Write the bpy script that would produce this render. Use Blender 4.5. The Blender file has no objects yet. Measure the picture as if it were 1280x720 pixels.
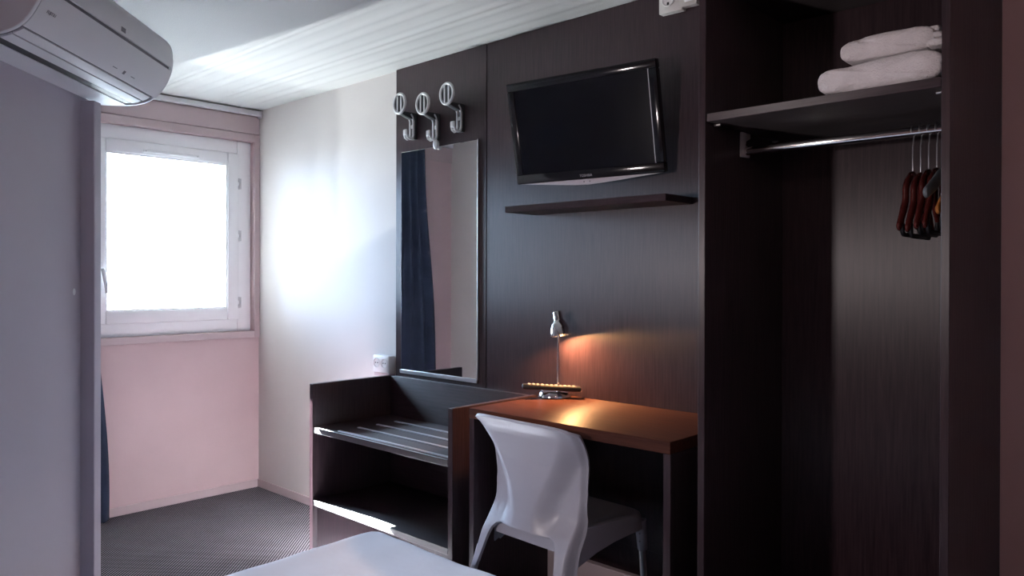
import bpy, bmesh, math, random
from mathutils import Vector, Matrix
random.seed(7)
PI = math.pi
COL = bpy.context.scene.collection
SC = bpy.context.scene

# ------------------------------------------------------------------ materials
def lin(r, g, b):
    f = lambda c: (c / 255 / 12.92) if c / 255 <= .04045 else ((c / 255 + .055) / 1.055) ** 2.4
    return (f(r), f(g), f(b), 1)

def new_mat(name):
    m = bpy.data.materials.new(name); m.use_nodes = True
    nt = m.node_tree; b = nt.nodes['Principled BSDF']
    return m, nt, b

def N(nt, kind, **kw):
    n = nt.nodes.new(kind)
    for k, v in kw.items(): setattr(n, k, v)
    return n

def tex_coords(nt, scale=(1, 1, 1), rot=(0, 0, 0)):
    tc = N(nt, 'ShaderNodeTexCoord'); mp = N(nt, 'ShaderNodeMapping')
    mp.inputs['Scale'].default_value = scale; mp.inputs['Rotation'].default_value = rot
    nt.links.new(tc.outputs['Object'], mp.inputs['Vector'])
    return mp.outputs['Vector']

def paint(name, col, rough=.5, var=.06, vscale=3, bump=.05, bscale=120, spec=.5, metal=0, coat=0):
    """plain surface with faint procedural blotches and a fine bump"""
    m, nt, b = new_mat(name)
    v = tex_coords(nt)
    nz = N(nt, 'ShaderNodeTexNoise'); nz.inputs['Scale'].default_value = vscale; nz.inputs['Detail'].default_value = 5
    nt.links.new(v, nz.inputs['Vector'])
    rp = N(nt, 'ShaderNodeValToRGB')
    c = col
    rp.color_ramp.elements[0].position = .3; rp.color_ramp.elements[1].position = .7
    rp.color_ramp.elements[0].color = (c[0] * (1 - var), c[1] * (1 - var), c[2] * (1 - var), 1)
    rp.color_ramp.elements[1].color = (min(1, c[0] * (1 + var)), min(1, c[1] * (1 + var)), min(1, c[2] * (1 + var)), 1)
    nt.links.new(nz.outputs['Fac'], rp.inputs['Fac']); nt.links.new(rp.outputs['Color'], b.inputs['Base Color'])
    b.inputs['Roughness'].default_value = rough; b.inputs['Metallic'].default_value = metal
    b.inputs['Specular IOR Level'].default_value = spec; b.inputs['Coat Weight'].default_value = coat
    if bump:
        n2 = N(nt, 'ShaderNodeTexNoise'); n2.inputs['Scale'].default_value = bscale; n2.inputs['Detail'].default_value = 3
        nt.links.new(v, n2.inputs['Vector'])
        bp = N(nt, 'ShaderNodeBump'); bp.inputs['Strength'].default_value = bump; bp.inputs['Distance'].default_value = .003
        nt.links.new(n2.outputs['Fac'], bp.inputs['Height']); nt.links.new(bp.outputs['Normal'], b.inputs['Normal'])
    return m

def wood(name, axis='z', base=(.016, .0082, .0112), light=(.044, .024, .029), rough=.44, bump=.7, spec=.55):
    """dark stained veneer, fine grain running along one axis"""
    m, nt, b = new_mat(name)
    s = {'z': (150, 150, 7), 'x': (7, 150, 150), 'y': (150, 7, 150)}[axis]
    v = tex_coords(nt, s)
    nz = N(nt, 'ShaderNodeTexNoise'); nz.inputs['Scale'].default_value = 1; nz.inputs['Detail'].default_value = 4
    nz.inputs['Roughness'].default_value = .6
    nt.links.new(v, nz.inputs['Vector'])
    rp = N(nt, 'ShaderNodeValToRGB')
    rp.color_ramp.elements[0].position = .32; rp.color_ramp.elements[1].position = .72
    rp.color_ramp.elements[0].color = (*base, 1); rp.color_ramp.elements[1].color = (*light, 1)
    nt.links.new(nz.outputs['Fac'], rp.inputs['Fac']); nt.links.new(rp.outputs['Color'], b.inputs['Base Color'])
    b.inputs['Roughness'].default_value = rough; b.inputs['Specular IOR Level'].default_value = spec
    b.inputs['Anisotropic'].default_value = .85      # the fine grain spreads highlights across itself
    tg = N(nt, 'ShaderNodeCombineXYZ')
    for k, tv_ in enumerate({'z': (1, 1, 0), 'x': (0, 1, 1), 'y': (1, 0, 1)}[axis]): tg.inputs[k].default_value = tv_
    nt.links.new(tg.outputs[0], b.inputs['Tangent'])
    bp = N(nt, 'ShaderNodeBump'); bp.inputs['Strength'].default_value = bump; bp.inputs['Distance'].default_value = .0008
    nt.links.new(nz.outputs['Fac'], bp.inputs['Height']); nt.links.new(bp.outputs['Normal'], b.inputs['Normal'])
    return m

def carpet_mat():
    m, nt, b = new_mat('carpet')
    v = tex_coords(nt, (1, 1, 1), (0, 0, math.radians(45)))
    vo = N(nt, 'ShaderNodeVectorMath', operation='MULTIPLY'); vo.inputs[1].default_value = (85, 85, 0)
    nt.links.new(v, vo.inputs[0])
    fr = N(nt, 'ShaderNodeVectorMath', operation='FRACTION'); nt.links.new(vo.outputs[0], fr.inputs[0])
    ds = N(nt, 'ShaderNodeVectorMath', operation='DISTANCE'); ds.inputs[1].default_value = (.5, .5, 0)
    nt.links.new(fr.outputs[0], ds.inputs[0])
    rp = N(nt, 'ShaderNodeValToRGB'); rp.color_ramp.elements[0].position = .24; rp.color_ramp.elements[1].position = .32
    rp.color_ramp.elements[0].color = (.42, .40, .43, 1); rp.color_ramp.elements[1].color = (.042, .038, .046, 1)
    nt.links.new(ds.outputs['Value'], rp.inputs['Fac'])
    nz = N(nt, 'ShaderNodeTexNoise'); nz.inputs['Scale'].default_value = 4; nt.links.new(v, nz.inputs['Vector'])
    mx = N(nt, 'ShaderNodeMix', data_type='RGBA', blend_type='MULTIPLY'); mx.inputs[0].default_value = .35
    nt.links.new(rp.outputs['Color'], mx.inputs[6]); nt.links.new(nz.outputs['Fac'], mx.inputs[7])
    nt.links.new(mx.outputs[2], b.inputs['Base Color'])
    b.inputs['Roughness'].default_value = .95; b.inputs['Specular IOR Level'].default_value = .1
    n2 = N(nt, 'ShaderNodeTexNoise'); n2.inputs['Scale'].default_value = 400; nt.links.new(v, n2.inputs['Vector'])
    bp = N(nt, 'ShaderNodeBump'); bp.inputs['Strength'].default_value = .4; bp.inputs['Distance'].default_value = .003
    nt.links.new(n2.outputs['Fac'], bp.inputs['Height']); nt.links.new(bp.outputs['Normal'], b.inputs['Normal'])
    return m

def glass_mat():
    m = bpy.data.materials.new('window_glass'); m.use_nodes = True; nt = m.node_tree
    nt.nodes.clear()
    out = N(nt, 'ShaderNodeOutputMaterial'); mx = N(nt, 'ShaderNodeMixShader')
    fr = N(nt, 'ShaderNodeFresnel'); fr.inputs['IOR'].default_value = 1.45
    tr = N(nt, 'ShaderNodeBsdfTransparent'); gl = N(nt, 'ShaderNodeBsdfGlossy'); gl.inputs['Roughness'].default_value = .02
    tr.inputs['Color'].default_value = (.95, .98, .97, 1)
    nt.links.new(fr.outputs[0], mx.inputs[0]); nt.links.new(tr.outputs[0], mx.inputs[1]); nt.links.new(gl.outputs[0], mx.inputs[2])
    nt.links.new(mx.outputs[0], out.inputs[0])
    return m

def emit_mat(name, col, s):
    m, nt, b = new_mat(name)
    b.inputs['Base Color'].default_value = (*col, 1)
    b.inputs['Emission Color'].default_value = (*col, 1); b.inputs['Emission Strength'].default_value = s
    return m

def mirror_mat():
    m, nt, b = new_mat('mirror_silver')
    b.inputs['Base Color'].default_value = (.80, .83, .83, 1); b.inputs['Metallic'].default_value = 1
    v = tex_coords(nt)
    nz = N(nt, 'ShaderNodeTexNoise'); nz.inputs['Scale'].default_value = 6; nz.inputs['Detail'].default_value = 6
    nz.inputs['Distortion'].default_value = 1.5
    nt.links.new(v, nz.inputs['Vector'])
    mr = N(nt, 'ShaderNodeMapRange'); mr.inputs[1].default_value = .55; mr.inputs[2].default_value = .8
    mr.inputs[3].default_value = .015; mr.inputs[4].default_value = .09
    nt.links.new(nz.outputs['Fac'], mr.inputs[0]); nt.links.new(mr.outputs[0], b.inputs['Roughness'])
    return m

def ceiling_mat():
    """stippled white paint; the strip beside the back wall has shallow ridges along x"""
    m, nt, b = new_mat('ceiling_paint')
    b.inputs['Base Color'].default_value = (.52, .52, .51, 1); b.inputs['Roughness'].default_value = .7
    v = tex_coords(nt)
    st = N(nt, 'ShaderNodeTexNoise'); st.inputs['Scale'].default_value = 260; st.inputs['Detail'].default_value = 3
    nt.links.new(v, st.inputs['Vector'])
    bp = N(nt, 'ShaderNodeBump'); bp.inputs['Strength'].default_value = .35; bp.inputs['Distance'].default_value = .004
    nt.links.new(st.outputs['Fac'], bp.inputs['Height']); nt.links.new(bp.outputs['Normal'], b.inputs['Normal'])
    return m

M = dict(
    beige=paint('beige_wall_paint', (.60, .56, .54), .5, .03, 2, .12, 90, spec=.09),
    pink=paint('pink_wall_paint', (.56, .425, .435), .5, .05, 3, .12, 90),
    mauve_trim=paint('mauve_trim_paint', (.50, .405, .415), .45, .03, 3, .05),
    violet=paint('violet_grey_partition', (.52, .49, .56), .5, .03, 2, .06, 200),
    brownwall=paint('brown_mauve_wall_paint', (.60, .42, .41), .55, .04, 3, .15, 150),
    ceil=ceiling_mat(), carpet=carpet_mat(),
    wood=wood('wenge_upright_grain', 'z'), woodx=wood('wenge_lengthwise_grain', 'x'), woody=wood('wenge_crosswise_grain', 'y'),
    deskwood=wood('desk_top_veneer', 'x', (.042, .015, .011), (.085, .033, .023), .46, .4, .10),
    pvc=paint('window_pvc', (.90, .915, .93), .3, .02, 4, 0),
    grey_pvc=paint('rail_white', (.70, .70, .72), .4, .02, 4, 0),
    glass=glass_mat(),
    curtain=paint('navy_curtain', (.030, .042, .074), .8, .25, 6, .3, 400, spec=.2),
    acwhite=paint('ac_plastic', (.80, .81, .84), .38, .015, 3, 0, spec=.22),
    acdark=paint('ac_slot_dark', (.012, .013, .018), .5, .1, 3, 0),
    acgrey=paint('ac_groove_grey', (.16, .16, .19), .4, .1, 3, 0),
    plastic=paint('chair_plastic', (.385, .395, .46), .36, .02, 5, .03, 300),
    alu=paint('brushed_aluminium', (.62, .62, .64), .34, .05, 20, 0, metal=1),
    railmetal=paint('rack_rail_metal', (.62, .66, .72), .38, .05, 20, 0, metal=.6),
    chrome=paint('chrome', (.80, .80, .80), .07, .01, 4, 0, metal=1),
    hookm=paint('hook_satin_grey', (.60, .60, .61), .36, .02, 4, 0, metal=0),
    hookd=paint('hook_recess_dark', (.035, .037, .042), .5, .05, 4, 0),
    tvblack=paint('gloss_black', (.006, .006, .008), .12, .05, 4, 0),
    screen=paint('screen_black', (.004, .0045, .007), .2, .02, 4, 0, spec=.15),
    tvchin=paint('tv_chin_silver', (.52, .50, .55), .28, .02, 4, 0),
    towel=paint('towel_cotton', (.72, .69, .70), .95, .06, 30, .9, 260, spec=.1),
    sheet=paint('bed_sheet', (.80, .85, .95), .85, .02, 5, .35, 28, spec=.2),
    mattress=paint('bed_base_fabric', (.10, .09, .10), .9, .1, 8, .2, 300),
    hangerwood=paint('mahogany_lacquer', (.085, .016, .014), .22, .2, 10, 0),
    hangerorange=paint('beech_lacquer', (.55, .20, .045), .3, .15, 10, 0),
    hangergrey=paint('grey_plastic_hanger', (.16, .19, .21), .4, .05, 10, 0),
    black=paint('black_plastic', (.010, .010, .012), .45, .1, 10, 0),
    button=paint('button_grey', (.24, .23, .23), .5, .02, 10, 0),
    white=paint('white_plastic', (.74, .72, .72), .35, .02, 8, 0),
    socketgrey=paint('box_offwhite', (.52, .50, .48), .4, .03, 8, 0),
    print_grey=paint('grey_print', (.20, .20, .23), .5, 0, 8, 0),
    print_silver=paint('silver_print', (.42, .42, .44), .4, 0, 8, 0),
    bulb=emit_mat('bulb_glow', (1, .62, .30), 15),
    ground=paint('pale_concrete', (.15, .148, .14), .9, .06, 1, .2, 20),
    fence=paint('pale_metal_fence', (.40, .43, .45), .6, .05, 2, 0),
)

# ------------------------------------------------------------------ mesh helpers
class MB:
    def __init__(s): s.bm = bmesh.new()
    def box(s, x0, x1, y0, y1, z0, z1, bev=0.0, mat=None, seg=2):
        t = bmesh.new()
        bmesh.ops.create_cube(t, size=1)
        for v in t.verts:
            v.co = Vector(((x0 + x1) / 2 + v.co.x * (x1 - x0), (y0 + y1) / 2 + v.co.y * (y1 - y0), (z0 + z1) / 2 + v.co.z * (z1 - z0)))
        if bev: bmesh.ops.bevel(t, geom=t.edges[:], offset=bev, segments=seg, affect='EDGES', profile=.5)
        if mat is not None: bmesh.ops.transform(t, matrix=mat, verts=t.verts[:])
        s.merge(t); return s
    def merge(s, t):
        me = bpy.data.meshes.new('tmp'); t.to_mesh(me); t.free(); s.bm.from_mesh(me); bpy.data.meshes.remove(me)
    def tube(s, pts, r, seg=12, cap=True, closed=False):
        """swept circle along points; r a number or a list"""
        pts = [Vector(p) for p in pts]; n = len(pts)
        rs = r if isinstance(r, (list, tuple)) else [r] * n
        rings = []; prev = None
        for i, p in enumerate(pts):
            a = pts[(i - 1) % n] if (closed or i > 0) else p
            b = pts[(i + 1) % n] if (closed or i < n - 1) else p
            d = (b - a).normalized()
            if prev is None:
                u = d.orthogonal().normalized()
            else:
                u = (prev - d * prev.dot(d))
                u = u.normalized() if u.length > 1e-6 else d.orthogonal().normalized()
            prev = u; w = d.cross(u)
            rings.append([s.bm.verts.new(p + (u * math.cos(2 * PI * k / seg) + w * math.sin(2 * PI * k / seg)) * rs[i]) for k in range(seg)])
        for i in range(n if closed else n - 1):
            A = rings[i]; B = rings[(i + 1) % n]
            for k in range(seg):
                s.bm.faces.new((A[k], A[(k + 1) % seg], B[(k + 1) % seg], B[k]))
        if cap and not closed:
            s.bm.faces.new(rings[0][::-1]); s.bm.faces.new(rings[-1])
        return s
    def lathe(s, prof, seg=32, mat=None, closed=False):
        """profile (r, z) revolved about z"""
        t = bmesh.new(); rings = []
        for r, z in prof:
            if r < 1e-6: rings.append([t.verts.new((0, 0, z))] * seg)
            else: rings.append([t.verts.new((r * math.cos(2 * PI * k / seg), r * math.sin(2 * PI * k / seg), z)) for k in range(seg)])
        m = len(rings)
        for i in range(m if closed else m - 1):
            A, B = rings[i], rings[(i + 1) % m]
            for k in range(seg):
                q = [A[k], A[(k + 1) % seg], B[(k + 1) % seg], B[k]]
                q = list(dict.fromkeys(q))
                if len(q) > 2: t.faces.new(q)
        if mat is not None: bmesh.ops.transform(t, matrix=mat, verts=t.verts[:])
        s.merge(t); return s
    def prism(s, poly, a0, a1, axis='x', bev=0.0, mat=None):
        """2D polygon extruded along an axis: axis x -> poly is (y,z); y -> (x,z); z -> (x,y)"""
        t = bmesh.new()
        def P(p, a): return {'x': (a, p[0], p[1]), 'y': (p[0], a, p[1]), 'z': (p[0], p[1], a)}[axis]
        A = [t.verts.new(P(p, a0)) for p in poly]; B = [t.verts.new(P(p, a1)) for p in poly]
        n = len(poly)
        t.faces.new(A); t.faces.new(B[::-1])
        for i in range(n): t.faces.new((A[i], B[i], B[(i + 1) % n], A[(i + 1) % n]))
        bmesh.ops.recalc_face_normals(t, faces=t.faces[:])
        if bev: bmesh.ops.bevel(t, geom=t.edges[:], offset=bev, segments=2, affect='EDGES', profile=.5)
        if mat is not None: bmesh.ops.transform(t, matrix=mat, verts=t.verts[:])
        s.merge(t); return s
    def grid(s, f, nu, nv, keep=None):
        V = [[s.bm.verts.new(f(i / nu, j / nv)) for j in range(nv + 1)] for i in range(nu + 1)]
        for i in range(nu):
            for j in range(nv):
                if keep is None or keep((i + .5) / nu, (j + .5) / nv):
                    s.bm.faces.new((V[i][j], V[i + 1][j], V[i + 1][j + 1], V[i][j + 1]))
        for v in list(s.bm.verts):
            if not v.link_faces: s.bm.verts.remove(v)
        return s
    def build(s, name, mat, parent=None, w=False, smooth=True, mods=(), recalc=True):
        if recalc: bmesh.ops.recalc_face_normals(s.bm, faces=s.bm.faces[:])
        if w and parent is not None:
            r = parent
            while r.parent: r = r.parent
            bmesh.ops.translate(s.bm, vec=-Vector(r.location), verts=s.bm.verts[:])
        me = bpy.data.meshes.new(name); s.bm.to_mesh(me); s.bm.free()
        me.materials.append(mat)
        if smooth:
            for p in me.polygons: p.use_smooth = True
        o = bpy.data.objects.new(name, me); COL.objects.link(o)
        if parent is not None: o.parent = parent
        if smooth:
            try:
                me.set_sharp_from_angle(angle=math.radians(38))
            except Exception: pass
        for kind, kw in mods:
            md = o.modifiers.new(kind.lower(), kind)
            for k, v in kw.items(): setattr(md, k, v)
        return o

def thing(name, label, cat, loc, rotz=0, group=None):
    o = bpy.data.objects.new(name, None); COL.objects.link(o)
    o.location = loc; o.rotation_euler = (0, 0, rotz); o.empty_display_size = .1
    o['label'] = label; o['category'] = cat
    if group: o['group'] = group
    return o
def tag(o, label, cat, group=None):
    o['label'] = label; o['category'] = cat
    if group: o['group'] = group
    return o
def struct(o, label=None):
    o['kind'] = 'structure'
    if label: o['label'] = label
    return o
def copy_tree(o, parent=None):
    c = o.copy(); COL.objects.link(c)
    if parent is not None: c.parent = parent
    for ch in list(o.children): copy_tree(ch, c)
    return c
def text_mesh(txt, size, mat, name, parent, mtx, depth=.0004):
    cu = bpy.data.curves.new(name, 'FONT'); cu.body = txt; cu.size = size; cu.extrude = depth
    cu.align_x = 'CENTER'; cu.align_y = 'CENTER'
    o = bpy.data.objects.new(name, cu); COL.objects.link(o)
    dg = bpy.context.evaluated_depsgraph_get(); me = bpy.data.meshes.new_from_object(o.evaluated_get(dg))
    bpy.data.objects.remove(o); bpy.data.curves.remove(cu)
    me.transform(mtx); me.materials.clear(); me.materials.append(mat)
    r = bpy.data.objects.new(name, me); COL.objects.link(r); r.parent = parent
    return r
def smoothstep(a, b, x):
    t = min(1, max(0, (x - a) / (b - a))); return t * t * (3 - 2 * t)
def lerp(a, b, t): return a + (b - a) * t
def interp(tab, x):
    if x <= tab[0][0]: return tab[0][1]
    for (x0, y0), (x1, y1) in zip(tab, tab[1:]):
        if x <= x1: return lerp(y0, y1, (x - x0) / (x1 - x0))
    return tab[-1][1]
def catmull(pts, n=6, closed=False):
    out = []; m = len(pts); P = [Vector(p) for p in pts]
    for i in range(m if closed else m - 1):
        p1, p2 = P[i], P[(i + 1) % m]
        p0 = P[(i - 1) % m] if (closed or i > 0) else p1 * 2 - p2
        p3 = P[(i + 2) % m] if (closed or i < m - 2) else p2 * 2 - p1
        for k in range(n):
            t = k / n
            out.append(.5 * ((2 * p1) + (p2 - p0) * t + (2 * p0 - 5 * p1 + 4 * p2 - p3) * t * t + (3 * p1 - p0 - 3 * p2 + p3) * t ** 3))
    if not closed: out.append(P[-1])
    return out

# ------------------------------------------------------------------ camera
F_PX = 965.96; YAW, PITCH, ROLL, HY = .81532, .0041505, .0023780, 350.05
CAM = Vector((4.192, -2.283, 1.2324))
fw = Vector((-math.cos(YAW), math.sin(YAW), 0)); rt = Vector((math.sin(YAW), math.cos(YAW), 0)); up = Vector((0, 0, 1))
Fv = fw * math.cos(PITCH) - up * math.sin(PITCH); U2 = up * math.cos(PITCH) + fw * math.sin(PITCH)
Rv = rt * math.cos(ROLL) + U2 * math.sin(ROLL); Uv = U2 * math.cos(ROLL) - rt * math.sin(ROLL)
cd = bpy.data.cameras.new('camera'); cam = bpy.data.objects.new('camera', cd); COL.objects.link(cam)
cd.sensor_width = 36; cd.lens = F_PX / 1280 * 36; cd.shift_y = -(360 - HY) / 1280; cd.clip_start = .02
mw = Matrix.Identity(4)
for i in range(3): mw[i][0] = Rv[i]; mw[i][1] = Uv[i]; mw[i][2] = -Fv[i]; mw[i][3] = CAM[i]
cam.matrix_world = mw; SC.camera = cam

# ------------------------------------------------------------------ room shell
H = 2.2
struct(MB().box(-.30, 5.15, -3.05, .2, -.12, 0).build('floor', M['carpet'], smooth=False), 'dark grey carpet with tiny pale dots')
struct(MB().box(-.30, 5.15, -3.05, .2, H, H + .12).build('ceiling', M['ceil'], smooth=False), 'white stippled ceiling')
def rib(u, v):
    y = lerp(-.66, -.045, v)
    z = H - .0012 - .0046 * (.5 + .5 * math.sin(2 * PI * 9.5 * v + .8 * math.sin(11 * v))) * (.55 + .45 * math.sin(23 * v + 1)) * smoothstep(0, .06, v) * smoothstep(1, .94, v)
    return Vector((lerp(.05, 5.0, u), y, z))
struct(MB().grid(rib, 24, 190).build('trim_5', M['ceil'], recalc=False), 'shallow ridges along the ceiling beside the back wall')
# window wall (x = 0) with the opening
wy0, wy1, wz0, wz1 = -.985, -.035, .915, 2.013
w = MB()
w.box(-.28, 0, -1.75, wy0, 0, H); w.box(-.28, 0, wy1, .2, 0, H); w.box(-.28, 0, wy0, wy1, 0, wz0); w.box(-.28, 0, wy0, wy1, wz1, H)
struct(w.build('wall_left', M['pink'], smooth=False), 'pink painted wall under and around the window')
struct(MB().box(0, 3.75, 0, .2, 0, H).build('wall_back', M['beige'], smooth=False), 'beige painted wall right of the window')
struct(MB().box(3.7505, 5.15, 0, .2, 0, H).build('wall_back_right', M['brownwall'], smooth=False), 'brown mauve wall right of the wardrobe')
struct(MB().box(0, 1.545, -1.75, -1.57, 0, H).build('wall_front', M['beige'], smooth=False), 'beige wall facing the mirror')
struct(MB().box(1.4, 5.15, -3.05, -2.9, 0, H).build('wall_near', M['brownwall'], smooth=False))
struct(MB().box(1.4, 1.545, -2.9, -1.7505, 0, H).build('wall_side', M['brownwall'], smooth=False))
struct(MB().box(5.0, 5.15, -2.9, 0, 0, H).build('wall_right', M['brownwall'], smooth=False))
# slanted partition: local frame d (away from camera), n (towards room)
A_D = math.radians(135.66)
dv = Vector((math.cos(A_D), math.sin(A_D), 0)); nv = Vector((math.cos(A_D - PI / 2), math.sin(A_D - PI / 2), 0))
base = Vector((CAM.x, CAM.y, 0)) + nv * -1.325
PM = Matrix(((dv.x, nv.x, 0, base.x), (dv.y, nv.y, 0, base.y), (0, 0, 1, 0), (0, 0, 0, 1)))
struct(MB().box(1.25, 2.6215, -.05, 0, 0, H, mat=PM).build('wall_partition', M['violet'], smooth=False), 'violet grey slanted partition wall on the left')
struct(MB().box(2.622, 2.669, -.05, .045, 0, 1.815, bev=.003, mat=PM).build('trim_1', M['violet'], smooth=False), 'violet grey edge post at the end of the partition')
struct(MB().box(2.622, 2.665, -.05, -.002, 1.8155, H, mat=PM).build('trim_2', M['violet'], smooth=False))
pc = MB().lathe([(0, .0012), (.0085, .0010), (.0100, 0)], 14, PM @ Matrix.Translation((2.582, .0002, 1.18)) @ Matrix.Rotation(-PI / 2, 4, 'X') @ Matrix.Diagonal((.9, 1.15, 1, 1))).build('paint_chip', M['pvc'])
pc.parent = bpy.data.objects['wall_partition']
# skirting
struct(MB().box(.0005, .012, -1.57, -.012, 0, .045, bev=.003).build('baseboard_left', M['mauve_trim'], smooth=False))
struct(MB().box(.0005, 1.280, -.012, -.0005, 0, .045, bev=.003).build('baseboard_back', M['mauve_trim'], smooth=False))
# casing around the window
t = MB()
t.box(.0005, .014, -.034, -.0005, wz0 - .037, 2.055, bev=.002)
t.box(.0005, .014, -1.04, wy0, wz0 - .037, 2.055, bev=.002)
t.box(.0005, .015, wy0, wy1, wz1, 2.055, bev=.002)
t.box(.0005, .016, wy0, wy1, wz0 - .037, wz0, bev=.002)
struct(t.build('trim_3', M['mauve_trim'], smooth=False), 'mauve casing around the window')
struct(MB().box(.0005, .010, -1.57, -.0005, 2.058, 2.16, bev=.002).build('trim_4', M['mauve_trim'], smooth=False), 'mauve shutter box cover above the window')

# window
win = bpy.data.objects.new('window_1', None); COL.objects.link(win); win.location = (0, -.5, wz0); win['kind'] = 'structure'
win['label'] = 'white plastic framed window, blown out by daylight'
def frame(y0, y1, z0, z1, wd, x0, x1, bev):
    m = MB()
    m.box(x0, x1, y0, y0 + wd, z0, z1, bev); m.box(x0, x1, y1 - wd, y1, z0, z1, bev)
    m.box(x0, x1, y0 + wd, y1 - wd, z0, z0 + wd, bev); m.box(x0, x1, y0 + wd, y1 - wd, z1 - wd, z1, bev)
    return m
frame(wy0 + .0005, wy1 - .0005, wz0 + .0005, wz1 - .0005, .083, -.10, -.03, .005).build('window_frame', M['pvc'], win, w=True)
frame(-.9025, -.1125, .9835, 1.9395, .068, -.085, -.018, .007).build('sash', M['pvc'], win, w=True)
frame(-.836, -.179, 1.0495, 1.8735, .010, -.05, -.024, .002).build('glazing_bead', M['pvc'], win, w=True)
MB().box(-.056, -.052, -.834, -.181, 1.052, 1.872).build('glass_pane', M['glass'], win, w=True, smooth=False)
sh_ = MB()
for k in range(3): sh_.box(-.215 + .002, -.196, wy0 + .001, wy1 - .001, 1.904 + .036 * k, 1.938 + .036 * k, .004)
sh_.build('sun_cutoff_slats', M['grey_pvc'], win, w=True)  # unseen slats added to cut off the top of the sunbeam
v = MB(); v.box(-.018, -.006, -.652, -.352, 1.884, 1.899, .004); vs = v.build('ventilator', M['pvc'], win, w=True)
for yy in (-.640, -.364):
    MB().lathe([(0, .0012), (.0035, .0008), (.0035, 0)], 10, Matrix.Translation((-.006, yy, 1.8915)) @ Matrix.Rotation(PI / 2, 4, 'Y')).build('screw', M['alu'], vs, w=True)
for zz in (1.765, 1.465, 1.081):
    h = MB(); h.tube([(-.016, -.108, zz - .03), (-.016, -.108, zz + .03)], .006, 10)
    for k in (-.032, .010): h.box(-.020, -.013, -.119, -.111, zz + k, zz + k + .022, .0015)
    h.build('hinge', M['alu'], win, w=True)
h = MB(); h.box(-.018, -.008, -.883, -.851, 1.16, 1.30, .004)
h.tube([(-.010, -.867, 1.265), (.020, -.867, 1.268), (.034, -.864, 1.262), (.036, -.858, 1.23), (.034, -.850, 1.185), (.030, -.846, 1.145)], [.009, .009, .010, .010, .009, .007], 12)
h.build('window_handle', M['pvc'], win, w=True)

# outside
struct(MB().box(-40, -.30, -25, 40, -.75, -.55).build('ground', M['ground'], smooth=False), 'bright paved ground outside the window')
f = thing('railing', 'pale metal railing far outside the window', 'railing', (-7, 2.8, -.55))
MB().box(-7.03, -6.97, -1, 8, 1.12, 1.16).build('top_rail', M['fence'], f, w=True)
for yy in (-.6, 1.7, 1.82, 2.9, 4.1, 5.3, 6.5): MB().box(-7.025, -6.975, yy - .025, yy + .025, -.55, 1.12).build('post', M['fence'], f, w=True)

# curtain rail + curtain
r = thing('curtain_rail', 'white curtain rail along the ceiling above the window', 'curtain rail', (.03, -.75, 2.16))
MB().box(.012, .045, -1.55, -.006, 2.162, 2.190, .003).build('track', M['grey_pvc'], r, w=True)
e = MB(); e.box(.010, .047, -.014, -.003, 2.150, 2.192, .002); e.build('end_cap', M['grey_pvc'], r, w=True)
for yy in (-1.4, -.75, -.12): MB().box(.018, .040, yy - .012, yy + .012, 2.190, 2.1998, .001).build('bracket', M['grey_pvc'], r, w=True)
def cur(u, v):
    z = lerp(2.158, .012, v)
    yl = lerp(-.955, -.845, smoothstep(.3, .95, v)); yr = lerp(-1.265, -1.400, v) + .012 * math.sin(9 * v)
    y = lerp(yl, yr, u)
    amp = lerp(.018, .030, v)
    x = .062 + amp * math.sin(2 * PI * 4.5 * u + .7 * math.sin(4 * v)) + .006 * math.sin(13 * u + 5 * v)
    return Vector((x + .02 * v, y, z))
o = MB().grid(cur, 140, 40).build('curtain', M['curtain'], mods=[('SOLIDIFY', dict(thickness=.003))])
tag(o, 'dark navy curtain hanging left of the window, half behind the partition', 'curtain')

# ------------------------------------------------------------------ wood wall panels
struct(MB().box(1.313, 1.912, -.02, -.0005, 0, H - .001, .0012, seg=1).build('wall_panel', M['wood'], smooth=False), 'dark wood wall panel behind the mirror')
struct(MB().box(1.916, 3.156, -.02, -.0005, 0, H - .001, .0012, seg=1).build('wall_panel', M['wood'], smooth=False), 'dark wood wall panel behind the television and desk')

# mirror
o = thing('wall_mirror', 'tall frameless mirror on the dark panel above the luggage bench', 'mirror', (1.61, -.02, .79))
MB().box(1.358, 1.866, -.0255, -.0205, .796, 1.807, .0018).build('mirror_glass', M['mirror'] if 'mirror' in M else mirror_mat(), o, w=True, smooth=False)
c = MB(); c.box(1.356, 1.868, -.030, -.0205, .786, .796, .001); c.box(1.356, 1.868, -.031, -.0285, .790, .803, .0008)
c.build('bottom_channel', M['alu'], o, w=True, smooth=False)
MB().box(1.8665, 1.8715, -.029, -.0205, .796, 1.809, .001).build('edge_strip', M['alu'], o, w=True, smooth=False)
k = MB().lathe([(0, .016), (.010, .0155), (.0145, .012), (.0155, .006), (.012, 0), (0, 0)], 20, Matrix.Translation((1.613, -.026, 1.815)) @ Matrix.Rotation(PI / 2, 4, 'X') @ Matrix.Diagonal((1, 1.45, 1.2, 1)))
k.build('clip', M['hookm'], o, w=True)

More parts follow.
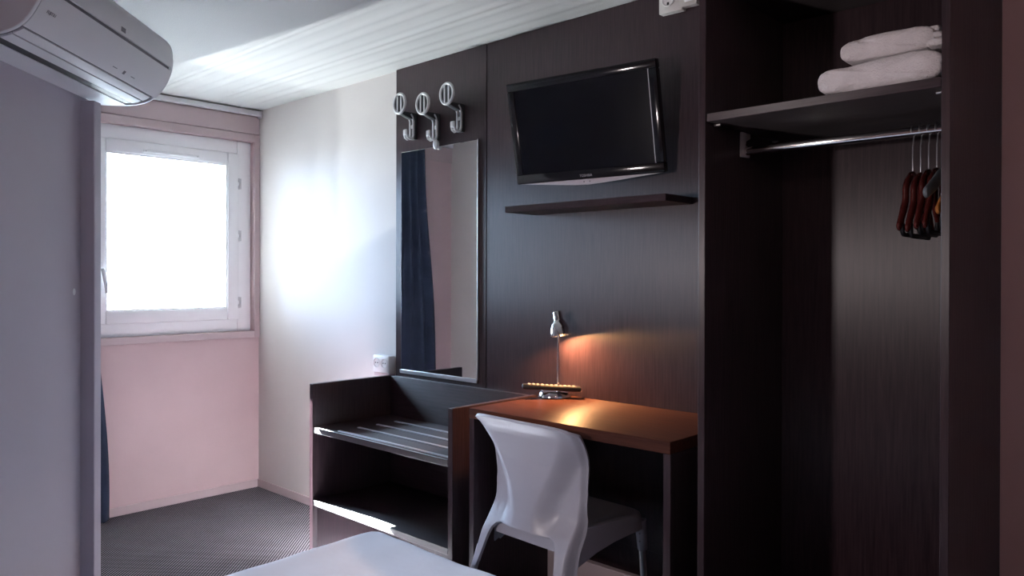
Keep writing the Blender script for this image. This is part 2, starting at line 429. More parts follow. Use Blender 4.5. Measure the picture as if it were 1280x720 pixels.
# coat hooks
def coat_hook(loc, label):
    r = thing('coat_hook', label, 'coat hook', loc, 0, 'coat hooks above the mirror')
    # ring with two bars, facing the room
    ring = MB()
    R = .043; rb = .0066
    pts = [(R * .92 * math.cos(2 * PI * k / 40), -.090, .040 + R * math.sin(2 * PI * k / 40)) for k in range(40)]
    ring.tube(pts, rb, 10, closed=True)
    for bx in (-.0125, .0125):
        hh = math.sqrt(R * R - (bx * 1.08) ** 2)
        ring.box(bx - .0040, bx + .0040, -.094, -.085, .040 - hh, .040 + hh, .0012)
    ring.build('ring', M['hookm'], r)
    MB().lathe([(0, 0), (R * .86, 0), (R * .9, .004), (R * .86, .008), (0, .008)], 32, Matrix.Translation((0, -.083, .040)) @ Matrix.Rotation(PI / 2, 4, 'X')).build('backing_disc', M['hookd'], r)
    # arm back to the wall plate
    arm = MB()
    arm.prism([(-.090, .000), (-.078, .006), (-.02, .008), (0, .006), (0, -.022), (-.028, -.022), (-.06, -.014), (-.084, -.006)], -.014, .014, 'x', .003)
    arm.build('arm', M['hookd'], r)
    pl = MB(); pl.box(-.015, .015, -.016, 0, -.112, .004, .004); pl.build('wall_plate', M['hookd'], r)
    # open frame of the lower hook: two rails, a bridge and the upturned tip
    fr = MB()
    for sx in (-1, 1):
        fr.tube([(sx * .0115, -.036, .0), (sx * .0115, -.026, -.012), (sx * .0115, -.0195, -.03), (sx * .0115, -.0195, -.092), (sx * .011, -.024, -.106), (sx * .010, -.038, -.112), (sx * .009, -.052, -.106), (sx * .008, -.057, -.09)], .0052, 8)
    fr.box(-.012, .012, -.022, -.015, -.062, -.046, .002)
    fr.build('hook_frame', M['hookm'], r)
    tip = MB(); tip.box(-.0125, .0125, -.062, -.052, -.098, -.070, .0045)
    tip.build('hook_tip', M['hookm'], r)
for (x, z, lab) in ((1.452, 1.966, 'grey coat hook with barred ring, leftmost and nearest the beige wall'),
                    (1.612, 1.942, 'grey coat hook with barred ring directly above the mirror clip'),
                    (1.768, 1.960, 'grey coat hook with barred ring, highest and nearest the panel seam')):
    coat_hook((x, -.0202, z), lab)

# wall socket left of the panel
o = thing('wall_socket', 'white surface-mounted double socket low on the beige wall', 'socket', (1.22, 0, .80))
MB().box(1.162, 1.286, -.040, -.0005, .775, .858, .006).build('housing', M['white'], o, w=True)
for xx in (1.193, 1.252):
    s = MB(); s.lathe([(.021, 0), (.024, .002), (.024, .004), (.021, .004), (.019, .001), (0, .001)], 24, Matrix.Translation((xx, -.0395, .822)) @ Matrix.Rotation(PI / 2, 4, 'X'))
    so = s.build('socket_ring', M['white'], o, w=True)
    for dx in (-.008, .008): MB().lathe([(0, .0016), (.003, .0016), (.003, 0)], 10, Matrix.Translation((xx + dx, -.0402, .822)) @ Matrix.Rotation(PI / 2, 4, 'X')).build('socket_hole', M['black'], so, w=True)
MB().box(1.158, 1.290, -.030, -.0005, .758, .774, .003).build('cable_cover', M['mauve_trim'], o, w=True)

# socket box up by the ceiling
o = thing('socket_box', 'off-white aerial socket box high on the dark panel by the wardrobe', 'socket', (2.83, -.02, 2.115))
MB().prism([(2.763, 2.116), (2.852, 2.114), (2.853, 2.122), (2.905, 2.121), (2.905, 2.192), (2.763, 2.192)], -.048, -.0205, 'y', .003).build('housing', M['socketgrey'], o, w=True)
s = MB().lathe([(0, .002), (.018, .002), (.021, .005), (.0235, .005), (.0245, 0)], 28, Matrix.Translation((2.800, -.0478, 2.158)) @ Matrix.Rotation(PI / 2, 4, 'X'))
so = s.build('socket_ring', M['white'], o, w=True)
MB().box(2.796, 2.804, -.0515, -.0490, 2.140, 2.149, .0006).build('socket_hole', M['black'], so, w=True)
MB().box(2.862, 2.895, -.051, -.0475, 2.134, 2.180, .0015).build('cover_plate', M['white'], o, w=True)

# ------------------------------------------------------------------ television
yaw, tilt, TW, TH = .124, .204, .599, .368
tv = thing('television', 'flat black wall-mounted television tilted down over the desk', 'television', (2.513, -.12, 1.578))
tv.rotation_euler = (tilt, 0, yaw)
# local: x right, y into the wall, z up the screen, origin bottom middle of the front face
b = MB()
bz = .030
b.box(-TW / 2, TW / 2, 0, .030, 0, .034, .004); b.box(-TW / 2, TW / 2, 0, .030, TH - bz, TH, .004)
b.box(-TW / 2, -TW / 2 + bz, 0, .030, .034, TH - bz, .004); b.box(TW / 2 - bz, TW / 2, 0, .030, .034, TH - bz, .004)
b.build('bezel', M['tvblack'], tv)
MB().box(-TW / 2 + bz - .002, TW / 2 - bz + .002, .005, .020, .032, TH - bz + .002).build('screen', M['screen'], tv, smooth=False)
MB().box(TW / 2 - bz - .0005, TW / 2 - bz + .0018, -.0006, .006, .034, TH - bz).build('trim_line', M['print_silver'], tv, smooth=False)
c = MB(); c.prism([(-TW / 2 + .004, 0), (-.05, -.019), (.0, -.021), (.05, -.019), (TW / 2 - .004, 0)], .004, .028, 'y', .0015); ch = c.build('chin', M['tvchin'], tv)
for dx in (-.012, .012): MB().lathe([(0, .0012), (.003, .0008), (.003, 0)], 10, Matrix.Translation((dx, .0042, -.009)) @ Matrix.Rotation(PI / 2, 4, 'X')).build('indicator', M['print_grey'], ch)
bk = MB(); bk.prism([(-TW / 2 + .012, .012), (TW / 2 - .012, .012), (TW / 2 - .012, TH - .012), (-TW / 2 + .012, TH - .012)], .030, .046, 'y', .004)
bk.box(-.20, .20, .046, .062, .07, TH - .07, .006); bk.build('back_cover', M['black'], tv)
text_mesh('TOSHIBA', .0125, M['print_silver'], 'brand_lettering', tv, Matrix.Translation((.0, -.0004, .0125)) @ Matrix.Rotation(PI / 2, 4, 'X'))
# wall bracket carrying it
TVI = (Matrix.Translation(tv.location) @ tv.rotation_euler.to_matrix().to_4x4()).inverted()
wb = MB(); wb.box(2.42, 2.54, -.028, -.0202, 1.66, 1.82, .003); wb.tube([(2.48, -.026, 1.74), (2.485, -.096, 1.745)], .014, 12)
bmesh.ops.transform(wb.bm, matrix=TVI, verts=wb.bm.verts[:])
wb.build('wall_bracket', M['black'], tv)

# ------------------------------------------------------------------ floating shelf
o = MB().box(2.181, 2.880, -.188, -.0205, 1.473, 1.496, .0015, seg=1).build('wall_shelf', M['woodx'], smooth=False)
tag(o, 'narrow dark wood wall shelf under the television', 'shelf')

# ------------------------------------------------------------------ luggage bench
BX0, BX1, BY = 1.283, 2.193, -.462
o = thing('luggage_bench', 'dark wood luggage bench with metal rails, below the mirror', 'bench', (1.74, -.24, 0))
MB().box(BX0, BX0 + .025, BY, -.0205, 0, .771, .0012, seg=1).build('side_panel', M['wood'], o, w=True, smooth=False)
MB().box(BX1 - .024, BX1, BY, -.0205, 0, .771, .0012, seg=1).build('side_panel', M['wood'], o, w=True, smooth=False)
MB().box(BX0 + .0252, BX1 - .0242, -.045, -.0205, .10, .769, .001, seg=1).build('back_panel', M['woodx'], o, w=True, smooth=False)
MB().box(BX0 + .0252, BX1 - .0242, BY + .001, -.0455, .563, .587, .0015, seg=1).build('rack_shelf', M['woodx'], o, w=True, smooth=False)
MB().box(BX0 + .0252, BX1 - .0242, BY + .001, -.0455, .252, .276, .0015, seg=1).build('lower_shelf', M['woodx'], o, w=True, smooth=False)
MB().box(BX0 + .0252, BX1 - .0242, BY + .022, BY + .040, 0, .2515, .001, seg=1).build('kick_panel', M['wood'], o, w=True, smooth=False)
for yy in (-.434, -.336, -.238, -.140):
    MB().box(1.462, 2.155, yy - .007, yy + .007, .5872, .5915, .0015).build('rack_rail', M['railmetal'], o, w=True)
MB().box(1.345, 2.165, BY - .0012, BY + .004, .5872, .5890, .0006).build('edge_strip', M['railmetal'], o, w=True)  # pale strip drawing the light caught on the shelf's front edge

# ------------------------------------------------------------------ desk
o = thing('desk', 'dark wood desk with a reddish top, between bench and wardrobe', 'desk', (2.68, -.24, 0))
MB().box(2.284, 3.073, -.470, -.0205, .752, .786, .0015, seg=1).build('desktop', M['deskwood'], o, w=True, smooth=False)
MB().box(2.284, 2.307, -.468, -.0205, 0, .7515, .0012, seg=1).build('side_panel', M['wood'], o, w=True, smooth=False)
MB().box(3.050, 3.073, -.468, -.0205, 0, .7515, .0012, seg=1).build('side_panel', M['wood'], o, w=True, smooth=False)
MB().box(2.3075, 3.0495, -.050, -.032, .30, .7515, .0012, seg=1).build('back_panel', M['wood'], o, w=True, smooth=False)
MB().box(2.3075, 3.0495, -.085, -.060, 0, .212, .0012, seg=1).build('foot_board', M['mauve_trim'], o, w=True, smooth=False)

# ------------------------------------------------------------------ desk lamp
LX, LY, LZ = 2.340, -.085, .7863
o = thing('desk_lamp', 'small lit chrome desk lamp at the back of the desk', 'lamp', (LX, LY, LZ))
MB().lathe([(0, 0), (.057, 0), (.060, .003), (.059, .014), (.054, .021), (.040, .024), (.010, .0245), (0, .0245)], 40).build('base', M['chrome'], o)
MB().tube([(.008, .012, .012), (.008, .012, .10), (.009, .012, .20), (.012, .010, .252), (.020, .006, .272)], [.0062, .0055, .005, .005, .005], 14).build('post', M['chrome'], o)
SM = Matrix.Translation((.036, -.010, .240)) @ Matrix.Rotation(math.radians(-13), 4, 'Y') @ Matrix.Rotation(math.radians(-2), 4, 'X')
prof = [(.039, -.010), (.0385, 0), (.036, .014), (.031, .028), (.024, .040), (.0185, .047), (.0175, .050), (.0175, .078), (.016, .080), (0, .080)]
inner = [(0, .074), (.0150, .072), (.0155, .050), (.022, .038), (.029, .026), (.034, .013), (.0365, 0), (.037, -.010)]
sh = MB().lathe(prof[::-1][0:0] + inner + [(.039, -.010)] + prof[1:], 36, SM).build('lamp_shade', M['chrome'], o)
MB().lathe([(0, .0), (.008, -.002), (.011, -.012), (.010, -.022), (.006, -.028), (0, -.030)], 16, SM @ Matrix.Translation((0, 0, .050))).build('bulb', M['bulb'], sh)
MB().tube([(.0165, .003, .275), (.010, .004, .285), (.010, .004, .300), (.0165, .003, .308)], .003, 8).build('shade_joint', M['chrome'], o)
lamp_pos = Vector((LX, LY, LZ)) + SM @ Vector((0, 0, .006))

# remote control lying across the lamp base
o = thing('remote_control', 'black remote control lying across the lamp base on the desk', 'remote control', (2.352, -.118, .8118), math.radians(43.3))
rm = Matrix.Rotation(math.radians(3.0), 4, 'Y')
MB().box(-.108, .108, -.022, .022, .001, .019, .006, mat=rm @ Matrix.Translation((0, 0, .004))).build('body', M['black'], o)
for i in range(11):
    for j in range(3):
        MB().box(-.088 + i * .0165, -.078 + i * .0165, -.014 + j * .011, -.007 + j * .011, .0225, .0244, .0012, mat=rm).build('button', M['button'], o)

# ------------------------------------------------------------------ chair
ch = thing('desk_chair', 'light grey moulded plastic chair pushed in at the desk', 'chair', (2.590, -.320, 0), math.radians(-3))
def half_w(z):   # outer half width of the back shell against height
    return interp([(.29, .216), (.36, .206), (.44, .199), (.52, .197), (.60, .199), (.68, .208), (.74, .219), (.775, .224), (.79, .218)], z)
def back_y(z):   # rear surface (centre) against height
    return interp([(.29, -.262), (.36, -.240), (.44, -.214), (.50, -.200), (.58, -.190), (.66, -.194), (.74, -.213), (.79, -.234)], z)
def zbot(a):     # lower edge: arch between the two legs
    return interp([(0, .450), (.54, .449), (.64, .443), (.70, .428), (.74, .395), (.78, .325), (.80, .305), (1, .300)], a)
def shell(u, v):
    s = 2 * u - 1; a = abs(s)
    ztop = .790 - .020 * a ** 8 - .004 * a * a
    z = lerp(ztop, zbot(a), v)
    hw = half_w(z)
    x = s * hw
    k = smoothstep(.76, .48, z)                   # the flange widens downwards
    a0 = lerp(.66, .18, k)
    wing = .036 * smoothstep(a0, a0 + .40, a) * smoothstep(.80, .68, z) * smoothstep(.40, .52, z)
    lip = -.012 * smoothstep(.755, .79, z)
    fold = (.012 + .030 * smoothstep(.56, .44, z)) * smoothstep(.90, 1.0, a)
    y = back_y(z) + wing + lip + fold + .018 * a * a
    return Vector((x, y, z))
MB().grid(shell, 120, 70).build('backrest', M['plastic'], ch, mods=[('SOLIDIFY', dict(thickness=.010, offset=1)), ('BEVEL', dict(width=.003, segments=2, limit_method='ANGLE', angle_limit=.9))])
# seat: rounded slab with a skirt, deeper at the corners
seat = MB()
def outline(n, inset=0.0):
    pts = []
    corners = [(.198, .190, .075), (-.198, .190, .075), (-.172, -.178, .040), (.172, -.178, .040)]
    for ci, (cx, cy, cr) in enumerate(corners):
        sx, sy = (1 if cx > 0 else -1), (1 if cy > 0 else -1)
        a0 = [0, PI / 2, PI, 3 * PI / 2][ci]
        for k in range(n + 1):
            a = a0 + PI / 2 * k / n
            pts.append(((cx - sx * cr) + (cr - inset) * math.cos(a), (cy - sy * cr) + (cr - inset) * math.sin(a)))
        nx, ny, nr = corners[(ci + 1) % 4]
        nsx, nsy = (1 if nx > 0 else -1), (1 if ny > 0 else -1)
        a1 = a0 + PI / 2
        e0 = pts[-1]; e1 = ((nx - nsx * nr) + (nr - inset) * math.cos(a1), (ny - nsy * nr) + (nr - inset) * math.sin(a1))
        for k in range(1, 14): pts.append((lerp(e0[0], e1[0], k / 14), lerp(e0[1], e1[1], k / 14)))
    return pts
def bottom_z(x, y):
    side = abs(x) / .18; t = (y + .178) / .368
    zs = interp([(0, .352), (.12, .368), (.3, .393), (.5, .410), (.7, .420), (.86, .424), (1, .404)], t)    # side arch
    zf = .425; zr = .408
    if t < .10: return lerp(zs, zr, smoothstep(.99, .80, side))
    if t > .92: return lerp(zs, zf, smoothstep(.95, .75, side))
    return zs
NP = 8
def ring(inset, zf):
    return [seat.bm.verts.new((px, py, zf(px, py))) for px, py in outline(NP, inset)]
def scaled(sc, zz):
    return [seat.bm.verts.new((px * sc, py * sc, zz)) for px, py in outline(NP, .012)]
rings = [scaled(.25, .460), scaled(.55, .461), scaled(.80, .466), scaled(.93, .472),
         ring(.012, lambda x, y: .4745 - .006 * smoothstep(.08, .19, y)), ring(.004, lambda x, y: .471 - .007 * smoothstep(.08, .19, y)), ring(0, lambda x, y: .463 - .007 * smoothstep(.08, .19, y)),
         ring(-.003, lambda x, y: lerp(.463, bottom_z(x, y), .5)), ring(-.006, bottom_z), ring(.004, bottom_z), ring(.006, lambda x, y: .452), scaled(.5, .450)]
for A, B in zip(rings, rings[1:]):
    for k in range(len(A)): seat.bm.faces.new((A[k], A[(k + 1) % len(A)], B[(k + 1) % len(A)], B[k]))
seat.bm.faces.new(rings[0]); seat.bm.faces.new(rings[-1][::-1])
seat.build('seat', M['plastic'], ch)
for sx in (-1, 1):
    # front leg with its plastic sleeve
    lg = MB().tube([(sx * .182, .158, .43), (sx * .196, .182, .0)], .0115, 16).build('leg', M['alu'], ch)
    sl = MB(); sl.tube([(sx * .181, .157, .446), (sx * .1835, .1605, .40), (sx * .1850, .163, .352), (sx * .1851, .1635, .348)], [.020, .0185, .0165, .0150], 16); so = sl.build('leg_sleeve', M['plastic'], lg)
    for zz in (.405, .380): MB().lathe([(0, .001), (.003, .001), (.003, 0)], 10, Matrix.Translation((sx * .1835 + .006, .1605 - .0178, zz)) @ Matrix.Rotation(PI / 2, 4, 'X')).build('rivet', M['print_grey'], lg)
    lr = MB().tube([(sx * .184, -.212, .36), (sx * .190, -.234, .29), (sx * .212, -.290, .0)], .0115, 16).build('leg', M['alu'], ch)

# ------------------------------------------------------------------ wardrobe
WF = -.478
o = thing('wardrobe', 'open dark wood wardrobe niche with hat shelf and hanging rod', 'wardrobe', (3.455, -.24, 0))
MB().box(3.1605, 3.180, WF, -.0005, 0, H - .001, .0012, seg=1).build('side_panel', M['wood'], o, w=True, smooth=False)
MB().box(3.7325, 3.750, WF, -.0005, 0, H - .001, .0012, seg=1).build('side_panel', M['wood'], o, w=True, smooth=False)
MB().box(3.1805, 3.732, -.012, -.0005, 0, 2.0, 0).build('back_panel', M['wood'], o, w=True, smooth=False)
MB().box(3.1805, 3.732, WF + .03, -.0005, 2.001, 2.020, .001, seg=1).build('top_panel', M['woodx'], o, w=True, smooth=False)
MB().box(3.1825, 3.732, WF + .002, -.0125, 1.636, 1.657, .0012, seg=1).build('hat_shelf', M['woodx'], o, w=True, smooth=False)
RZ, RY = 1.584, -.265
rod = MB().tube([(3.184, RY, RZ), (3.728, RY, RZ)], .0115, 20).build('hanging_rod', M['chrome'], o, w=True)
br = MB()
br.prism([(-.290, 1.6355), (-.237, 1.6355), (-.237, 1.622), (-.262, 1.612), (-.266, 1.600), (-.240, 1.598), (-.240, 1.568), (-.290, 1.566)], 3.1805, 3.1870, 'x', .0015)
br.build('rod_bracket', M['socketgrey'], o, w=True)
br = MB(); br.box(3.726, 3.7322, RY - .025, RY + .025, 1.566, 1.635, .0015); br.build('rod_bracket', M['alu'], o, w=True)
for xx, yy in ((3.197, -.44), (3.725, -.44), (3.20, -.10)):
    MB().tube([(xx - .012, yy, 1.6315), (xx + .006, yy, 1.6315)], .0032, 10).build('shelf_pin', M['alu'], o, w=True)

# hangers
def hanger(x, z_tip, rz, label, mat, bar=True, arm=.155, dz=0.0, thick=1.0, drop=1.0):
    r = thing('clothes_hanger', label, 'hanger', (x, RY, RZ), rz, 'hangers on the wardrobe rod')
    loop = [(0, .0145 * math.cos(math.radians(a)), .0145 * math.sin(math.radians(a)) + .0005) for a in range(200, -61, -20)]
    stem = [(0, .004, -.026), (0, 0, -.036), (0, 0, -.100)]
    MB().tube(loop + stem, .0016, 8).build('hook', M['alu'], r)
    body = MB()
    # shoulders: swept, rounded, tapering bar in the y-z plane
    for sy in (-1, 1):
        pts = [(0, 0, -.104 + dz), (0, sy * .020, -.112 + dz), (0, sy * .05, -.136 + dz), (0, sy * .085 * arm / .155, -.172 + dz), (0, sy * .12 * arm / .155, -.203 + dz), (0, sy * arm, -.232 + dz)]
        rr = [.010, .011, .0125, .0130, .0125, .0105]
        pts = [(p[0], p[1], -.104 + dz + (p[2] - dz + .104) * drop) for p in pts]
        sm = catmull(pts, 5)
        rs = [interp([(0, .010), (.3, .0125), (.7, .013), (1, .0108)], i / (len(sm) - 1)) * thick for i in range(len(sm))]
        body.tube(sm, rs, 14)
        body.lathe([(0, .0105 * thick), (.006 * thick, .0088 * thick), (.0098 * thick, .004 * thick), (.0108 * thick, 0), (0, 0)], 14,
                   Matrix.Translation(sm[-1]) @ (sm[-1] - sm[-2]).to_track_quat('Z', 'Y').to_matrix().to_4x4())
    for vv in body.bm.verts: vv.co.x *= .56
    body.build('shoulders', mat, r)
    if bar:
        q = MB(); a = arm * .80
        q.tube([(0, -a, -.215 + dz), (0, -a * .96, -.242 + dz), (0, -a * .85, -.250 + dz), (0, a * .85, -.250 + dz), (0, a * .96, -.242 + dz), (0, a, -.215 + dz)], .0055, 10)
        q.build('trouser_bar', M['black'], r)
    return r
W = M['hangerwood']
for k, lab in enumerate(('mahogany hanger farthest left on the rod', 'second mahogany hanger from the left on the rod',
                          'third mahogany hanger from the left on the rod', 'fourth mahogany hanger, just left of the grey one')):
    hanger(3.617 + .0175 * k, 0, 0, lab, W, arm=.100 - .003 * k, dz=(0, -.004, .002, .004)[k])
hanger(3.688, 0, 0, 'grey plastic hanger with a wide rounded end', M['hangergrey'], arm=.150, drop=.46, thick=1.2, bar=False)
hanger(3.709, 0, 0, 'light orange wooden hanger at the right end of the rod', M['hangerorange'], arm=.140, drop=.76, thick=1.0)

# towels
def towel(x0, x1, y0, y1, z0, z1, name_label, seed, lift):
    random.seed(seed)
    # folded pile: rounded section in x-z (left fold), slightly sagging layers
    L, D, T = x1 - x0, y1 - y0, z1 - z0
    m = MB()
    def f(u, v):
        a = u * 2 * PI
        ex = 3.4
        ca, sa = math.cos(a), math.sin(a)
        px = math.copysign(abs(ca) ** (2 / 5.0), ca); pz = math.copysign(abs(sa) ** (2 / ex), sa)
        k = v
        sq = (1 - abs(2 * k - 1) ** 10)
        tt = (px + 1) / 2
        x = x0 + L * tt
        wav = .0022 * math.sin(7 * tt + seed) + .0012 * math.sin(17 * tt + 2 * k * 3)
        zc = z0 + T / 2 + (wav if pz > 0 else 0) + 0
        z = zc + pz * T / 2 * (0.94 + .06 * sq) + lift * tt * (pz > 0) + .002 * math.sin(9 * k + seed) * (pz > 0)
        y = y0 + D * k + .004 * math.sin(5 * tt * PI + seed) * (1 - sq)
        if k in (0, 1): pass
        return Vector((x, y, max(z, z0)))
    nu, nvv = 84, 40
    rings = []
    for j in range(nvv + 1):
        v = j / nvv
        sc = 1 - .30 * max(0, (abs(2 * v - 1) - .93) / .07) ** 2
        ring = []
        for i in range(nu):
            p = f(i / nu, v)
            zc = (z0 + z1) / 2
            p.z = max(z0, zc + (p.z - zc) * sc) if sc < 1 else p.z
            if sc < 1: p.x = lerp((x0 + x1) / 2, p.x, 1 - (1 - sc) * .06)
            ring.append(m.bm.verts.new(p + Vector((random.uniform(-1, 1), random.uniform(-1, 1), random.uniform(-1, 1))) * .0011))
        rings.append(ring)
    for A, B in zip(rings, rings[1:]):
        for k in range(nu): m.bm.faces.new((A[k], A[(k + 1) % nu], B[(k + 1) % nu], B[k]))
    m.bm.faces.new(rings[0][::-1]); m.bm.faces.new(rings[-1])
    o = m.build('towel', M['towel'], mods=[('SUBSURF', dict(levels=1, render_levels=1))])
    tag(o, name_label, 'towel', 'towels on the hat shelf')
    return o
towel(3.464, 3.731, WF + .010, -.10, 1.6575, 1.722, 'larger folded white towel lying directly on the hat shelf', 3, .006)
t2 = towel(3.506, 3.706, WF + .040, -.12, 1.733, 1.788, 'smaller folded white towel on top of the other towel', 5, .005)
fe = MB()
for k, (xe, zz, hh) in enumerate(((3.728, 1.737, .017), (3.722, 1.755, .014), (3.716, 1.770, .014))):
    fe.box(3.690, xe, WF + .044 + .004 * k, -.125, zz, zz + hh, .0065, seg=3)
fe.build('folded_edge', M['towel'], t2)

# ------------------------------------------------------------------ bed
o = thing('bed', 'bed with a smooth bluish white sheet in the foreground', 'bed', (3.3, -1.55, 0))
X0, X1, Y0, Y1, ZT = 2.343, 4.28, -2.20, -.894, .5
def bed_top(u, v):
    return None
m = MB()
NU, NV = 90, 70
ZS = .24
def prof_rows():
    out = []
    for k in range(8): out.append(('side', k / 8))
    return out
def pt(x, y):
    """top of the quilt with soft rounded edges and slight creases"""
    R = .055
    dx = min(x - X0, X1 - x); dy = min(y - Y0, Y1 - y)
    def fall(d): return 0 if d >= R else R - math.sqrt(max(0, R * R - (R - max(d, 0)) ** 2))
    z = ZT - math.hypot(fall(dx), fall(dy)) * .9
    z += .0035 * math.sin(9 * x + 4 * y) * math.sin(7 * y - 3 * x) + .0016 * math.sin(31 * x + 22 * y) * math.sin(12 * x - 17 * y)
    return z
V = []
xs = [X0 + (X1 - X0) * (.5 - .5 * math.cos(PI * (i / NU))) for i in range(NU + 1)]
ys = [Y0 + (Y1 - Y0) * (.5 - .5 * math.cos(PI * (j / NV))) for j in range(NV + 1)]
def corner_round(x, y, r=.06):
    cx = min(max(x, X0 + r), X1 - r); cy = min(max(y, Y0 + r), Y1 - r)
    d = Vector((x - cx, y - cy))
    if abs(d.x) > 1e-9 and abs(d.y) > 1e-9:
        mx = max(abs(d.x), abs(d.y)); d = d.normalized() * mx
    return cx + d.x, cy + d.y
for x in xs:
    row = []
    for y in ys:
        rx, ry = corner_round(x, y); row.append(m.bm.verts.new((rx, ry, pt(x, y))))
    V.append(row)
for i in range(NU):
    for j in range(NV): m.bm.faces.new((V[i][j], V[i + 1][j], V[i + 1][j + 1], V[i][j + 1]))
border = [V[i][0] for i in range(NU)] + [V[NU][j] for j in range(NV)] + [V[i][NV] for i in range(NU, 0, -1)] + [V[0][j] for j in range(NV, 0, -1)]
prev = border
for zz, g in ((.40, .004), (.33, .007), (ZS, .010)):
    cur_r = []
    for vv in border:
        d = Vector((vv.co.x - (X0 + X1) / 2, vv.co.y - (Y0 + Y1) / 2)).normalized()
        cur_r.append(m.bm.verts.new((vv.co.x + d.x * g, vv.co.y + d.y * g, zz)))
    for k in range(len(border)): m.bm.faces.new((prev[k], prev[(k + 1) % len(border)], cur_r[(k + 1) % len(border)], cur_r[k]))
    prev = cur_r
m.build('sheet', M['sheet'], o, w=True)
MB().box(X0 + .02, X1 - .02, Y0 + .02, Y1 - .02, .06, .42, .02).build('mattress', M['mattress'], o, w=True)
for xx in (X0 + .12, X1 - .12):
    for yy in (Y0 + .12, Y1 - .12): MB().tube([(xx, yy, 0), (xx, yy, .06)], [.022, .026], 14).build('leg', M['black'], o, w=True)

# ------------------------------------------------------------------ air conditioner
AC0 = 1.948; ACL = .80
p0 = base + dv * AC0
p0 = p0 + nv * .002
ac = thing('air_conditioner', 'white wall-mounted air conditioner under the ceiling, upper left', 'air conditioner', (p0.x, p0.y, 1.82), A_D)
# local: x along the wall away from camera, y back into the wall is +, room side is -y
P = catmull([(.0, .006), (.06, .0045), (.13, .007), (.186, .028), (.222, .067), (.247, .122), (.252, .170), (.241, .217), (.20, .248), (.10, .262), (.0, .264)], 18)
P = [(-p.x, p.y) for p in P]
def sub(a0, a1, off):
    """part of the outline between two depths/heights, as a thin shell"""
    return None
body = [(y * .965 + (-.0006), lerp(.13, z, .965)) for y, z in P]
MB().prism(body, .012, ACL - .012, 'x').build('casing', M['acgrey'], ac)
def shell_part(i0, i1, name, mat, x0=.016, x1=ACL - .016, th=.008, lift=0.0):
    seg = P[i0:i1 + 1]
    cen = (-.10, .14)
    nrm = []
    for k in range(len(seg)):
        a = seg[max(0, k - 1)]; b = seg[min(len(seg) - 1, k + 1)]
        t = Vector((b[0] - a[0], b[1] - a[1])).normalized(); n = Vector((t.y, -t.x))
        if n.dot(Vector((seg[k][0] - cen[0], seg[k][1] - cen[1]))) < 0: n = -n
        nrm.append(n)
    outer = [(p[0] + n.x * lift, p[1] + n.y * lift) for p, n in zip(seg, nrm)]
    inn = [(p[0] - n.x * th, p[1] - n.y * th) for p, n in zip(seg, nrm)]
    return MB().prism(outer + inn[::-1], x0, x1, 'x').build(name, mat, ac)
NPF = len(P)
def idx(y=None, zmin=None):
    for i, p in enumerate(P):
        if y is not None and -p[0] >= y: return i
        if zmin is not None and p[1] >= zmin and -p[0] > .1: return i
i_slot0, i_slot1 = idx(y=.094), idx(y=.126)
i_s2 = idx(y=.155); i_s1 = idx(y=.188); i_g = idx(zmin=.128)
shell_part(0, i_slot0, 'under_panel', M['acwhite'])
MB().prism([(-.0945, .0066), (-.1255, .0090), (-.1265, .03), (-.0935, .03)], .03, ACL - .04, 'x').build('air_slot', M['acdark'], ac)
shell_part(i_slot1, i_s2, 'louvre', M['acwhite'], .03, ACL - .035)
shell_part(i_s2 + 1, i_s1 - 1, 'flap', M['acwhite'], .03, ACL - .03, lift=-.0012)
fp = shell_part(i_s1 + 1, i_g - 2, 'front_panel', M['acwhite'])
shell_part(i_g + 2, NPF - 1, 'upper_cover', M['acwhite'])
for x0, x1 in ((0, .0155), (ACL - .0155, ACL)):
    MB().prism(P, x0, x1, 'x', .003).build('end_cap', M['acwhite'], ac)
# markings on the front panel
def panel_mtx(i, x):
    a, b = P[i], P[i + 1]
    t = Vector((0, b[0] - a[0], b[1] - a[1])).normalized()
    n = Vector((1, 0, 0)).cross(t)
    if n.y > 0: n = -n
    m = Matrix.Identity(4)
    ex = Vector((1, 0, 0)); ey = t
    if ex.cross(ey).dot(n) < 0: ex = -ex
    for k in range(3): m[k][0] = ex[k]; m[k][1] = ey[k]; m[k][2] = n[k]
    pos = Vector((x, (a[0] + b[0]) / 2, (a[1] + b[1]) / 2)) + n * .0006
    for k in range(3): m[k][3] = pos[k]
    return m
i_m = (i_s1 + i_g) // 2
text_mesh('FUJITSU', .0115, M['print_grey'], 'brand_lettering', fp, panel_mtx(i_m + 2, .072))
for xx, ww, hh in ((.46, .028, .0022), (.52, .014, .012), (.58, .026, .0022)):
    mm = panel_mtx(i_s1 + 9, xx)
    MB().box(-ww / 2, ww / 2, -hh / 2, hh / 2, 0, .0004, mat=mm).build('indicator', M['print_grey'], fp)
MB().box(-.014, .014, -.007, .007, 0, .0006, mat=panel_mtx(i_g + 7, .42)).build('badge', M['acgrey'], ac)

# ------------------------------------------------------------------ light
world = bpy.data.worlds.new('sky'); SC.world = world; world.use_nodes = True
wn = world.node_tree
bg = wn.nodes['Background']; bg.inputs['Color'].default_value = (.55, .715, 1.0, 1); bg.inputs['Strength'].default_value = 25.0

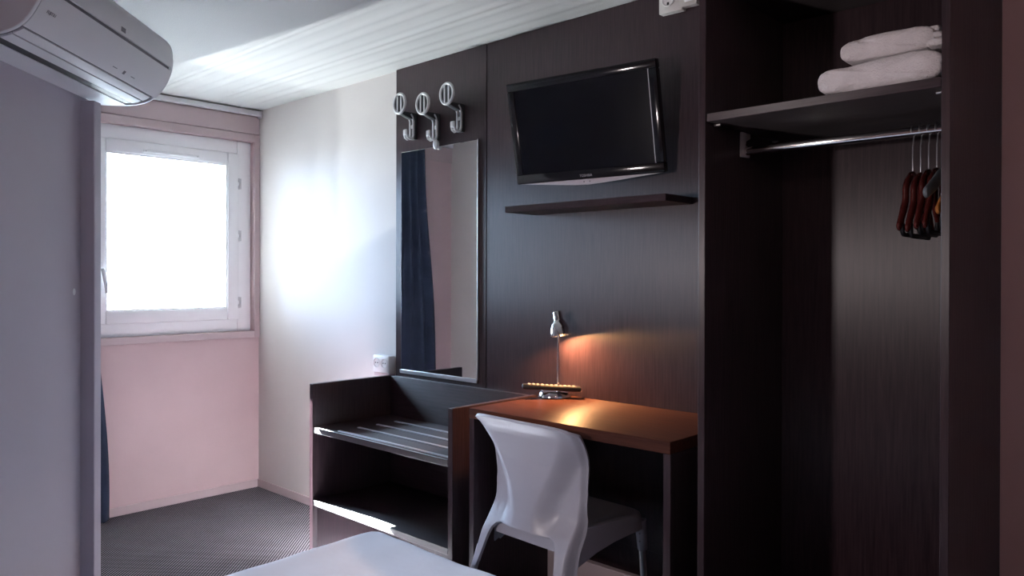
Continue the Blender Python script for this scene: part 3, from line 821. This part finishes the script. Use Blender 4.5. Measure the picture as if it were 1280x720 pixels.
def light(kind, name, energy, col, loc, target=None, **kw):
    d = bpy.data.lights.new(name, kind); d.energy = energy; d.color = col
    for k, v in kw.items(): setattr(d, k, v)
    o = bpy.data.objects.new(name, d); COL.objects.link(o); o.location = loc
    if target is not None: o.rotation_euler = (Vector(target) - Vector(loc)).to_track_quat('-Z', 'Y').to_euler()
    return o, d
light('SUN', 'sun', 540, (.92, .96, 1), (-6, -1, 6), (-6 + 1, -1 + .075, 6 - .80), angle=.009)
# sky portal in the window opening helps the renderer sample the sky
o, d = light('AREA', 'window_portal', 1, (1, 1, 1), (-.12, -.51, 1.46), (1, -.51, 1.46), shape='RECTANGLE', size=.72, size_y=.90)
d.cycles.is_portal = True
# added disk lamps outside stand in for sunlight reflected up to the ceiling
k_az = .10
for sd, en in ((.75, 1.6), (1.3, 4.5), (2.0, 15), (3.2, 70), (5.2, 330)):
    light('AREA', 'outdoor_bounce_lamp', en, (.95, .97, 1), (-sd, -.83 - k_az * sd, -.50), (.3, -.5, 1.5), shape='DISK', size=.09)
# desk lamp bulb, and an unseen spot placed from the wardrobe's shadow edge
light('POINT', 'desk_lamp_light', 13, (1, .50, .20), lamp_pos, shadow_soft_size=.012)
light('SPOT', 'unseen_spot_light', 42, (1, .87, .87), (2.46, -2.60, 1.30), (3.3, -.3, 1.15), spot_size=math.radians(85), spot_blend=.9, shadow_soft_size=.06)

light('POINT', 'added_fill_light', 2, (1, .74, .66), (4.45, -1.95, 1.95), shadow_soft_size=.15)  # unseen warm fill added to lift the right-hand wall and AC end cap

# ------------------------------------------------------------------ colour management
vs_ = SC.view_settings
SC.display_settings.display_device = 'sRGB'
vs_.view_transform = 'Standard'; vs_.look = 'None'; vs_.gamma = 1; vs_.use_curve_mapping = False
vs_.exposure = 0.85
SC.cycles.max_bounces = 10; SC.cycles.diffuse_bounces = 6; SC.cycles.glossy_bounces = 4; SC.cycles.transparent_max_bounces = 8
SC.cycles.use_denoising = True
SC.cycles.sample_clamp_indirect = 8
